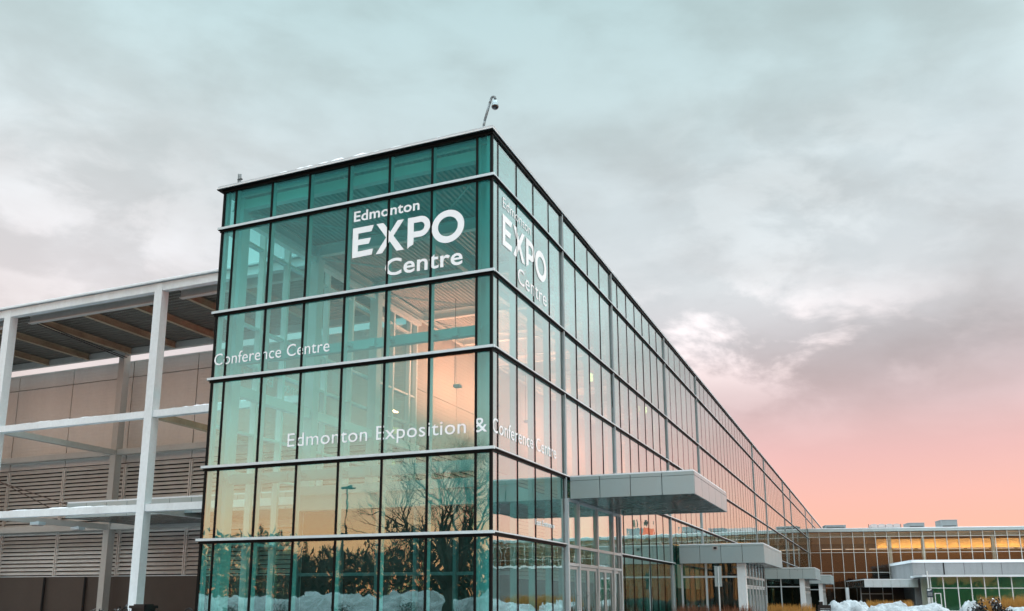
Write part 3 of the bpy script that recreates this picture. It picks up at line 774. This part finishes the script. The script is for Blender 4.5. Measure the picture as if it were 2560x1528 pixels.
mb = MB(); rot_box(0, 80, -.3, .3, 10.5, 10.95, MT['acm'], mb); rot_box(0, 80, .31, 70, 10.6, 10.9, MT['snow'], mb); rot_box(0, 80, -.32, .3, 10.951, 11.05, MT['snow'], mb); mb.build('roof', fb)
mb = MB(); rot_box(0, 80, 7.5, 7.8, ZB, 10.5, MT['brownin'], mb); rot_box(0, 80, .2, 7.4, 10.2, 10.4, MT['cladin'], mb); rot_box(0, 80, 7.2, 7.49, 9.0, 10.2, MT['cladin'], mb); rot_box(0, 80, .45, .55, 9.75, 10.19, MT['acm'], mb); rot_box(0, 80, 7.1, 7.4, 7.9, 8.99, MT['concrete'], mb); mb.build('inner_wall', fb)
mb = MB(); rot_box(0, 80, .2, 7.4, ZB - .1, ZB, MT['floor'], mb); rot_box(0, 80, 3.0, 7.4, 4.0, 4.3, MT['intdark'], mb); mb.build('floor_slab', fb)
mb = MB()
for u in (12.1, 16.9, 26.8, 36.5, 46): rot_box(u - .22, u + .22, .5, .95, ZB, 10.2, MT['inner'], mb).build('column', fb); mb = MB()
for u0 in [2.5 + 3.6 * k for k in range(14)]: rot_box(u0, u0 + 3.1, 4.0, 4.1, 7.93, 8.02, MT['strip']).build('strip_lamp', fb)
rot_box(11, 34, 5.0, 5.2, 8.15, 9.6, MT['cladin']).build('ceiling_cove', fb)
ld = bpy.data.lights.new('cove_lamp', 'AREA'); ld.shape = 'RECTANGLE'; ld.size = 22; ld.size_y = .3; ld.energy = 560; ld.color = (1.0, .55, .14)
lo = bpy.data.objects.new('cove_lamp', ld); C.objects.link(lo); lo.parent = fb
lo.location = FR(22, 4.0, 8.1); lo.rotation_euler = (R(130), 0, ANG)
# roof units
def unit(u0, u1, v0, v1, z1, label, m_='unit'):
    t = thing('rooftop_unit', label, 'rooftop unit', 'ventilation units on the far roof')
    mb = MB(); rot_box(u0, u1, v0, v1, 10.92, z1, MT[m_], mb); mb.build('casing', t)
    mb = MB(); rot_box(u0 - .06, u1 + .06, v0 - .06, v1 + .06, z1, z1 + .06, MT['acm'], mb); mb.build('lid', t)
    mb = MB()
    for k in range(6): rot_box(u0 + .2, u1 - .2, v0 - .03, v0 - .001, 11.05 + .12 * k, 11.11 + .12 * k, MT['blackm'], mb) if 11.11 + .12 * k < z1 - .05 else None
    if mb.v: mb.build('grille', t)
    return t
unit(3.54, 6.75, 6, 9, 12.0, 'low grey rooftop unit beside the glass hall edge')
unit(16.3, 18.7, 6, 9.5, 12.2, 'grey rooftop unit right of the fan bank')
unit(21.2, 23.6, 6, 9.5, 12.6, 'tallest grey rooftop unit, rightmost on the far roof')
unit(-2.6, .6, 8, 11, 12.2, 'grey rooftop unit half hidden by the glass hall')
t = unit(53, 56.6, 52, 56, 16.7, 'grey rooftop plant with an orange end box, mirrored in the side glass')
MB().box(51, 52.99, 52, 56, 10.92, 16.75, MT['orange'], FR).build('end_box', t)
mb = MB(); mb.tube(FR(52, 52.5, 16.7), FR(52, 52.5, 17.3), .08, .08, 8, MT['blackm'])
for k in range(14):
    a0, a1 = math.pi * 2 * k / 14, math.pi * 2 * (k + 1) / 14
    mb.tube(FR(51.9 + .75 * math.cos(a0), 52.5, 17.9 + .6 * math.sin(a0)), FR(51.9 + .75 * math.cos(a1), 52.5, 17.9 + .6 * math.sin(a1)), .15, .15, 6, MT['blackm'])
mb.box(51.3, 52.5, 52.45, 52.55, 17.5, 18.2, MT['blackm'], FR); mb.build('dish', t)
mb = MB(); mb.tube(FR(54.9, 52.5, 16.7), FR(54.9, 52.5, 17.5), .09, .09, 8, MT['blackm']); mb.box(54.75, 55.05, 52.3, 52.7, 17.3, 18.8, MT['blackm'], FR); mb.build('mast', t)
fbk = thing('fan_bank', 'row of four white fan housings on a rack on the far roof', 'fan bank')
mb = MB(); rot_box(10.2, 15.2, 6, 6.1, 11.45, 11.55, MT['blackm'], mb); rot_box(10.2, 15.2, 7, 7.1, 11.45, 11.55, MT['blackm'], mb)
for u in (10.3, 12.6, 15.1): rot_box(u - .05, u + .05, 6, 6.1, 10.95, 11.45, MT['blackm'], mb); rot_box(u - .05, u + .05, 7, 7.1, 10.95, 11.45, MT['blackm'], mb)
for u in (10.25, 15.15): rot_box(u - .04, u + .04, 6, 6.08, 11.55, 12.1, MT['blackm'], mb)
mb.build('rack', fbk)
for k in range(4):
    mb = MB(); a = 10.55 + 1.15 * k
    pr = [(a, 11.56), (a + 1.05, 11.56), (a + 1.05, 12.0), (a + .85, 12.1), (a + .52, 12.14), (a + .2, 12.1), (a, 12.0)]
    vs = [FR(u, v, z) for v in (5.9, 7.2) for u, z in pr]; q = len(pr)
    mb.add(vs, [tuple(range(q)), tuple(range(2 * q - 1, q - 1, -1))] + [(i, q + i, q + (i + 1) % q, (i + 1) % q) for i in range(q)], MT['unitl']); mb.build('fan_housing', fbk)
# concrete volume
cb = thing('concrete_block', 'grey concrete building with snowy roof edge before the far glass building', 'building')
mb = MB(); rot_box(11.7, 60, -14.2, -.4, ZB - .15, 5.10, MT['concrete'], mb); mb.build('wall', cb)
mb = MB(); rot_box(11.6, 60, -14.3, -.35, 5.10, 5.48, MT['snow'], mb); mb.build('snow_cover', cb)
for u in (15.7,): MB().box(u - .09, u + .09, -14.24, -14.2, 3.2, 5.1, MT['dark'], FR).build('joint', cb)
for u in (13.3, 18.3, 20.6, 23): MB().box(u - .02, u + .02, -14.215, -14.2, 3.2, 5.1, MT['dark'], FR).build('joint', cb)
# low green glazed front
gb = thing('green_glass_annex', 'low green glazed annex with white mullions and a snowy roof, far right', 'building')
GV = -20.2
mb = MB()
for k, u in enumerate([12.35, 13.9, 15.65, 17.27, 18.87, 20.5, 22.1, 23.7, 25.3, 27]): mb.box(u - .06, u + .06, GV - .08, GV + .06, ZB, 3.0, MT['white'], FR)
mb.box(12.35, 27, GV - .07, GV + .05, 1.5, 1.6, MT['white'], FR); mb.box(12.35, 27, GV - .07, GV + .05, ZB, ZB + .12, MT['white'], FR); mb.build('window_frame', gb)
us = [12.35, 13.9, 15.65, 17.27, 18.87, 20.5, 22.1, 23.7, 25.3, 27]
for a, b in zip(us, us[1:]):
    for z0, z1 in ((ZB + .12, 1.5), (1.6, 3.0)):
        MB().box(a + .06, b - .06, GV, GV + .012, z0, z1, MT['glass_green'], FR).build('glass_pane', gb)
MB().box(11.3, 27.3, GV - .4, -14.3, 3.0, 3.26, MT['snow'], FR).build('roof', gb)
MB().box(12.3, 27, -15.4, -15.2, ZB, 3.0, MT['louv'], FR).build('inner_wall', gb)
dr = MB(); dr.box(12.7, 12.8, GV - .12, GV - .081, ZB, .9, MT['white'], FR); dr.box(13.4, 13.5, GV - .12, GV - .081, ZB, .9, MT['white'], FR); dr.box(12.8, 13.4, GV - .12, GV - .081, .8, .9, MT['white'], FR); dr.build('door', gb)
MB().tube(FR(11.82, GV - 1, ZB), FR(11.82, GV - 1, 3.75), .08, .08, 8, MT['white']).build('post', gb)
# low canopy at the far corner
lc = thing('corner_canopy', 'low pale panelled canopy in front of the far glass building corner', 'canopy')
mb = MB()
for k in range(6): mb.box(5.15 + 1.165 * k + .015, 5.15 + 1.165 * (k + 1) - .015, -14.6, -14.5, 1.72, 2.72, MT['alu'], FR)
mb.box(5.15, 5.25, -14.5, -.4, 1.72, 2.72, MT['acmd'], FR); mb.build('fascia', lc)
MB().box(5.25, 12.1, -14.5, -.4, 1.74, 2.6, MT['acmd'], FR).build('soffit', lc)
MB().box(5.1, 12.15, -14.62, -.4, 2.721, 2.86, MT['snow'], FR).build('snow_cover', lc)
MB().box(3.55, 4.0, -8.8, -8.4, ZB, 1.74, MT['frame'], FR).build('pillar', lc)
mb = MB()
for u in (5.6, 6.8, 8.6, 9.9): mb.box(u - .05, u + .05, -9, -8.9, ZB, 1.74, MT['silver'], FR)
mb.box(5.6, 9.9, -9, -8.9, .8, .9, MT['silver'], FR); mb.box(5.6, 11.6, -8.2, -8.0, ZB, 1.74, MT['intdark'], FR); mb.build('door_frame', lc)

# ================================================================== SIGNS AND SMALL THINGS
sp = thing('street_sign', 'two grey blank sign panels on one post before the second vestibule', 'sign')
mb = MB(); mb.tube((2.92, 20, ZB - .15), (2.92, 20, 1.5), .035, .035, 8, MT['alu']); mb.build('post', sp)
for s_ in (-1, 1):
    mb = MB(); mb.box(2.92 + s_ * .04, 2.92 + s_ * .16, 19.96, 19.985, .58, 1.52, MT['acm']); mb.build('panel', sp)
dsn = thing('directory_sign', 'navy directory sign with white emblem on two white posts', 'sign')
for x in (13.36, 13.66): MB().box(x - .04, x + .04, 60, 60.08, ZB - .15, .24, MT['white']).build('post', dsn)
MB().box(13.30, 13.74, 59.96, 60.04, .22, .92, MT['navy']).build('panel', dsn)
mb = MB(); mb.box(13.34, 13.56, 59.94, 59.959, .74, .86, MT['letter']); mb.box(13.50, 13.66, 59.94, 59.959, .80, .88, MT['letter'])
for k in range(3): mb.box(13.36, 13.68, 59.94, 59.959, .56 - .09 * k, .58 - .09 * k, MT['letter'])
mb.build('emblem', dsn)
# snow piles
def pile(x, y, rx, ry, top, label, seed):
    from mathutils import noise as nz
    mb = MB(); n, k = 56, 26; vs = [(x, y, top)]; base_z = -1.62; H = top - base_z; rnd = random.Random(seed)
    off = [rnd.uniform(0, 6.28) for _ in range(5)]; so = Vector((seed * 7.3, seed * 3.1, 0))
    for i in range(1, k + 1):
        t = i / k
        for j in range(n):
            a = 2 * math.pi * j / n
            wob = 1 + .14 * math.sin(2 * a + off[0]) + .09 * math.sin(5 * a + off[1])
            px_, py_ = x + math.cos(a) * rx * t ** .8 * wob, y + math.sin(a) * ry * t ** .8 * wob
            q = Vector((px_, py_, 0))
            d = .22 * nz.fractal(q * 1.1 + so, .9, 2.1, 3) + .10 * nz.fractal(q * 4.3 + so, .8, 2.1, 4)
            zz = base_z + H * (math.cos(t * math.pi / 2) ** .7) * (1 + .10 * math.sin(3 * a + off[3] + 4 * t) * t) + d * H * (1 - t) ** .3 * min(1, t * 4)
            vs.append((px_, py_, max(zz, base_z)))
    fs = [(0, 1 + j, 1 + (j + 1) % n) for j in range(n)]
    for i in range(k - 1):
        for j in range(n): fs.append((1 + i * n + j, 1 + (i + 1) * n + j, 1 + (i + 1) * n + (j + 1) % n, 1 + i * n + (j + 1) % n))
    mb.add(vs, fs, MT['snowd']); o = mb.build('snow_pile', None, True)
    tag(o, label, 'snow pile', 'snow piles along the forecourt'); return o
pile(7.9, 40, 1.7, 1.8, -.08, 'rounded snow pile nearest the far vestibules', 1)
pile(10.2, 37, 1.9, 1.6, -.20, 'middle low snow pile beside the dry orange grass', 2)
pile(11.6, 30, 2.2, 1.8, -.30, 'widest dirty snow pile at the picture bottom edge', 3)
pile(14.3, 34, .75, 1.2, -.08, 'tall narrow snow pile beside the dark bushes', 4)
pile(16.6, 34, 1.2, 1.4, -.38, 'snow pile right of the dark bushes', 5)
pile(12.9, 41, .9, 1.0, -.34, 'small snow pile under the navy sign', 6)
for (x, yy, rx, ry, tp, lb) in ((-40, -42, 5, 3, .0, 'long'), (-31.5, -40, 7, 3, .25, 'broad'), (-24.5, -41, 6, 2.6, .35, 'high'), (-17.5, -40.5, 4.2, 2.5, .1, 'short'), (-13.5, -33, 2.6, 2.4, .55, 'steep'), (-48, -44, 6, 3, .2, 'low')):
    pile(x, yy, rx, ry, tp, lb + ' ploughed snow bank mirrored in the front glass', int(abs(x)))
# vegetation helpers
def tuft(mb, x, y, z0, h, n, m_, rnd, spread=.5, wd=.012):
    for _ in range(n):
        a = rnd.uniform(0, 6.28); l = h * rnd.uniform(.55, 1.05); tx, ty = x + math.cos(a) * spread * rnd.random(), y + math.sin(a) * spread * rnd.random()
        bx, by = x + (tx - x) * .4, y + (ty - y) * .4
        s_ = Vector((math.cos(a + 1.57), math.sin(a + 1.57), 0)) * wd
        p0, p1 = Vector((bx, by, z0)), Vector((tx, ty, z0 + l))
        mb.add([p0 - s_, p0 + s_, p1 + s_ * .3, p1 - s_ * .3], [(0, 1, 2, 3)], m_)
def grass_bed(name, x0, x1, y0, y1, h, n, m_, label, seed, cat='dry grass'):
    rnd = random.Random(seed); mb = MB()
    for _ in range(n): tuft(mb, rnd.uniform(x0, x1), rnd.uniform(y0, y1), -1.6, h * rnd.uniform(.75, 1.1), 22, m_, rnd, .45, .016)
    o = mb.build(name); tag(o, label, cat, None, 'stuff')
grass_bed('dry_grass', 17.2, 24, 59, 63, 1.85, 420, MT['grass'], 'tall orange dry grass at the right edge', 1)
grass_bed('dry_grass', 8.4, 12.6, 79, 82, 1.5, 260, MT['grass'], 'orange dry grass below the corner canopy', 2)
grass_bed('brown_shrubs', .9, 4.4, 19.0, 21.5, 1.25, 190, MT['rust'], 'rust brown twiggy shrubs before the second vestibule', 3, 'shrubs')
grass_bed('brown_shrubs', .9, 4.4, 55, 60, 1.2, 120, MT['grass'], 'orange shrubs before the far vestibules', 4, 'shrubs')
def bush(x, y, top, wd, label, seed, group=None):
    rnd = random.Random(seed); b = thing('dark_bush', label, 'bush', group); st = MB(); lf = MB(); z0 = -1.6; H = top - z0
    for k in range(7):
        a = rnd.uniform(0, 6.28); hh = H * rnd.uniform(.7, 1); ex, ey = x + math.cos(a) * wd * .6 * rnd.random(), y + math.sin(a) * wd * .6 * rnd.random()
        st.tube((x, y, z0), (ex, ey, z0 + hh), .03, .012, 5, MT['bark'])
        for q in range(70):
            t = rnd.uniform(.25, 1.02); c = Vector((x + (ex - x) * t, y + (ey - y) * t, z0 + hh * t)) + Vector((rnd.gauss(0, 1), rnd.gauss(0, 1), rnd.gauss(0, .7))) * wd * .17
            s_ = rnd.uniform(.03, .075); d1 = Vector((rnd.gauss(0, 1), rnd.gauss(0, 1), rnd.gauss(0, 1))).normalized() * s_; d2 = Vector((rnd.gauss(0, 1), rnd.gauss(0, 1), rnd.gauss(0, 1))).normalized() * s_
            lf.add([c - d1, c + d2, c + d1, c - d2], [(0, 1, 2, 3)], MT['snow'] if rnd.random() < .10 else MT['blackm'])
    st.build('stem', b); lf.build('foliage', b); return b
bush(13.75, 26, -.10, .5, 'dark bush left of the other dark bushes', 1, 'dark bushes at the right')
bush(14.15, 26.2, .08, .55, 'tallest dark bush, between the other two', 2, 'dark bushes at the right')
bush(14.75, 25.8, .08, .6, 'middle dark bush at the right', 3, 'dark bushes at the right')
bush(15.15, 26, -.12, .5, 'dark bush nearest the right snow pile', 4, 'dark bushes at the right')
bush(-17.9, 3.4, -.43, .5, 'leafless bush tips at the foot of the near steel post', 5)
bush(-17.0, 3.5, -.42, .5, 'leafless bush right of the near steel post', 6)
for k, (bx_, by_, bt) in enumerate(((-39, -37, -.5), (-33.5, -36, -.3), (-28, -36.5, -.45), (-22.5, -36.5, -.35), (-16, -37, -.4))):
    bush(bx_, by_, bt, 1.5, 'dark shrub before the mirrored snow banks', 30 + k, 'dark shrubs mirrored in the front glass')
bn = thing('litter_bin', 'black litter bin at the foot of the taupe hall', 'bin')
mb = MB(); mb.box(-16.75, -16.12, 3.8, 4.4, -1.6, -.42, MT['blackm']); mb.build('body', bn)
mb = MB(); mb.box(-16.82, -16.05, 3.73, 4.47, -.42, -.32, MT['blackm']); mb.box(-16.70, -16.17, 3.85, 4.35, -.32, -.27, MT['blackm']); mb.build('lid', bn)
lp = MB()
for k in range(12):
    a0, a1 = math.pi * k / 12, math.pi * (k + 1) / 12
    lp.tube((-12.31 + .19 * math.cos(a0), 2, -.58 + .2 * math.sin(a0)), (-12.31 + .19 * math.cos(a1), 2, -.58 + .2 * math.sin(a1)), .025, .025, 8, MT['blackm'])
for s_ in (-.19, .19): lp.tube((-12.31 + s_, 2, -1.6), (-12.31 + s_, 2, -.58), .025, .025, 8, MT['blackm'])
tag(lp.build('bike_rack'), 'black hoop bicycle rack before the left glass corner', 'bike rack')
bl = thing('bench', 'black metal bench between the snow pile and the vestibules', 'bench')
mb = MB(); mb.box(6.2, 6.95, 35.8, 36.3, -.62, -.56, MT['blackm']); mb.build('seat', bl)
mb = MB(); mb.box(6.2, 6.95, 36.28, 36.32, -.54, -.32, MT['blackm']); mb.box(6.30, 6.5, 36.27, 36.33, -.32, -.12, MT['blackm']); mb.box(6.29, 6.51, 36.26, 36.34, -.12, -.07, MT['snow']); mb.build('backrest', bl)
for x in (6.25, 6.9): MB().box(x - .03, x + .03, 35.82, 36.3, -1.6, -.62, MT['blackm']).build('leg', bl)

# ================================================================== BEHIND THE CAMERA (seen mirrored in the glass)
def grow(mb, p, d, r, l, depth, rnd, m_, spread=.55, up=.12, sides=5):
    n = 3; q = Vector(p); dd = Vector(d)
    for k in range(n):
        dd = (dd + Vector((rnd.gauss(0, .12), rnd.gauss(0, .12), rnd.gauss(0, .08) + up * .3))).normalized()
        e_ = q + dd * l / n; r1 = r * (1 - .28 * (k + 1) / n)
        mb.tube(q, e_, r * (1 - .28 * k / n), r1, sides, m_, False)
        if depth > 0 and k >= 1:
            for _ in range(1 if k == 1 else 2):
                ax = Vector((rnd.gauss(0, 1), rnd.gauss(0, 1), rnd.gauss(0, .6))).normalized()
                nd = (dd + ax * spread * rnd.uniform(.7, 1.3)).normalized()
                grow(mb, e_, nd, r1 * rnd.uniform(.55, .72), l * rnd.uniform(.62, .82), depth - 1, rnd, m_, spread, up, 4 if depth > 2 else 3)
        q = e_
def bare_tree(name, x, y, h, stems, depth, seed, label, group=None, spread=.55, rad=.16, lean=.35):
    rnd = random.Random(seed); t = thing(name, label, 'tree', group); t.location = (x, y, -1.6)
    tr = MB(); cr = MB(); th = h * .18
    tr.tube((0, 0, -.1), (0, 0, th), rad * 1.5, rad * 1.1, 9, MT['bark'])
    tr.build('trunk', t)
    for k in range(stems):
        a = 6.28 * k / stems + rnd.uniform(-.3, .3)
        grow(cr, (0, 0, th * .9), Vector((math.cos(a) * lean, math.sin(a) * lean, 1)).normalized(), rad * .75, h * .30, depth, rnd, MT['bark'], spread)
    cr.build('crown', t); return t
bare_tree('bare_tree', -17.8, -34, 13.0, 7, 6, 11, 'big spreading leafless tree mirrored in the front glass', None, .62, .30, .62)
proto = [bare_tree('bare_tree', -50, -80, 9.5, 4, 4, 21, 'leafless tree in the row mirrored in the front glass', 'bare trees mirrored in the glass', .55, .14),
         bare_tree('bare_tree', -62, -84, 8.5, 5, 4, 22, 'leafless tree in the row mirrored in the front glass', 'bare trees mirrored in the glass', .65, .13, .5)]
rnd = random.Random(5)
for k in range(20):
    src = proto[k % 2]; c = src.copy(); C.objects.link(c); c.location = (-36 - 3.6 * k + rnd.uniform(-1, 1), -72 - rnd.uniform(0, 16), -1.6)
    s_ = rnd.uniform(.65, 1.1); c.scale = (s_ * 1.15, s_ * 1.15, s_); c.rotation_euler = (0, 0, rnd.uniform(0, 6.28))
    for ch in list(src.children):
        d = ch.copy(); C.objects.link(d); d.parent = c
def spruce(x, y, h, label, seed):
    rnd = random.Random(seed); t = thing('spruce_tree', label, 'tree', 'spruces mirrored in the glass'); tr = MB(); lf = MB()
    tr.tube((x, y, -1.6), (x, y, -1.6 + h), .16, .02, 7, MT['bark']); tr.build('trunk', t)
    for k in range(1500):
        f = rnd.random() ** .75; z = -1.6 + h * (.06 + .94 * (1 - f)); r = h * .24 * f * (.55 + .45 * math.sin(k * .9) ** 2) + .05
        a = rnd.uniform(0, 6.28); rr = r * rnd.random() ** .5; p_ = Vector((x + math.cos(a) * rr, y + math.sin(a) * rr, z - rr * .3)); o_ = Vector((math.cos(a), math.sin(a), -.35)) * .35
        s_ = Vector((-math.sin(a), math.cos(a), 0)) * .10
        lf.add([p_ - s_, p_ + s_, p_ + o_], [(0, 1, 2)], MT['spruce'])
    lf.build('crown', t)
spruce(-25, -52, 9.0, 'dark spruce right of the big tree, mirrored in the glass', 1)
spruce(-68, -78, 11.6, 'dark spruce in the mirrored tree row, the tallest', 2)
spruce(-60.5, -78, 9.6, 'dark spruce in the mirrored tree row, the shorter one', 3)
rnd = random.Random(9); mb = MB()
for k in range(26000):
    x = rnd.uniform(-135, -8); yy = -88 - rnd.uniform(0, 10); hh = 9.6 + 1.8 * math.sin(x * .21) + 1.3 * math.sin(x * .57 + 1)
    z = -1.6 + hh * rnd.random() ** 1.25; c = Vector((x, yy, z)); d1 = Vector((rnd.gauss(0, .25), rnd.gauss(0, .25), rnd.gauss(0, .5))); d2 = Vector((rnd.gauss(0, .3), rnd.gauss(0, .3), rnd.gauss(0, .25)))
    mb.add([c - d1, c + d2, c + d1], [(0, 1, 2)], MT['bark'])
for k in range(9000):
    x = rnd.uniform(45, 190); yy = -55 - rnd.uniform(0, 14); hh = 8.0 + 2.8 * math.sin(x * .16) + 1.6 * math.sin(x * .41 + 2)
    z = -1.6 + hh * rnd.random() ** .8; c = Vector((x, yy, z)); d1 = Vector((rnd.gauss(0, .5), rnd.gauss(0, .3), rnd.gauss(0, .8))); d2 = Vector((rnd.gauss(0, .5), rnd.gauss(0, .3), rnd.gauss(0, .4)))
    mb.add([c - d1, c + d2, c + d1], [(0, 1, 2)], MT['bark'])
tag(mb.build('far_wood'), 'dark leafless wood mirrored low in the front glass', 'wood', None, 'stuff')
lpz = thing('street_lamp', 'tall lamp post with two flat heads mirrored in the front glass', 'street lamp')
MB().tube((-36.7, -50, -1.6), (-36.7, -50, 10.5), .12, .08, 10, MT['blackm']).build('pole', lpz)
for s_ in (-1, 1):
    mb = MB(); mb.box(-36.7 + s_ * .1, -36.7 + s_ * .75, -50.2, -49.8, 10.4, 10.62, MT['blackm']); mb.build('lamp_head', lpz)

# lift everything so that the ground is at z = 0
for o in list(C.objects):
    if o.parent is None and o.type != 'CAMERA': o.location.z += EYE
print('objects', len(C.objects))
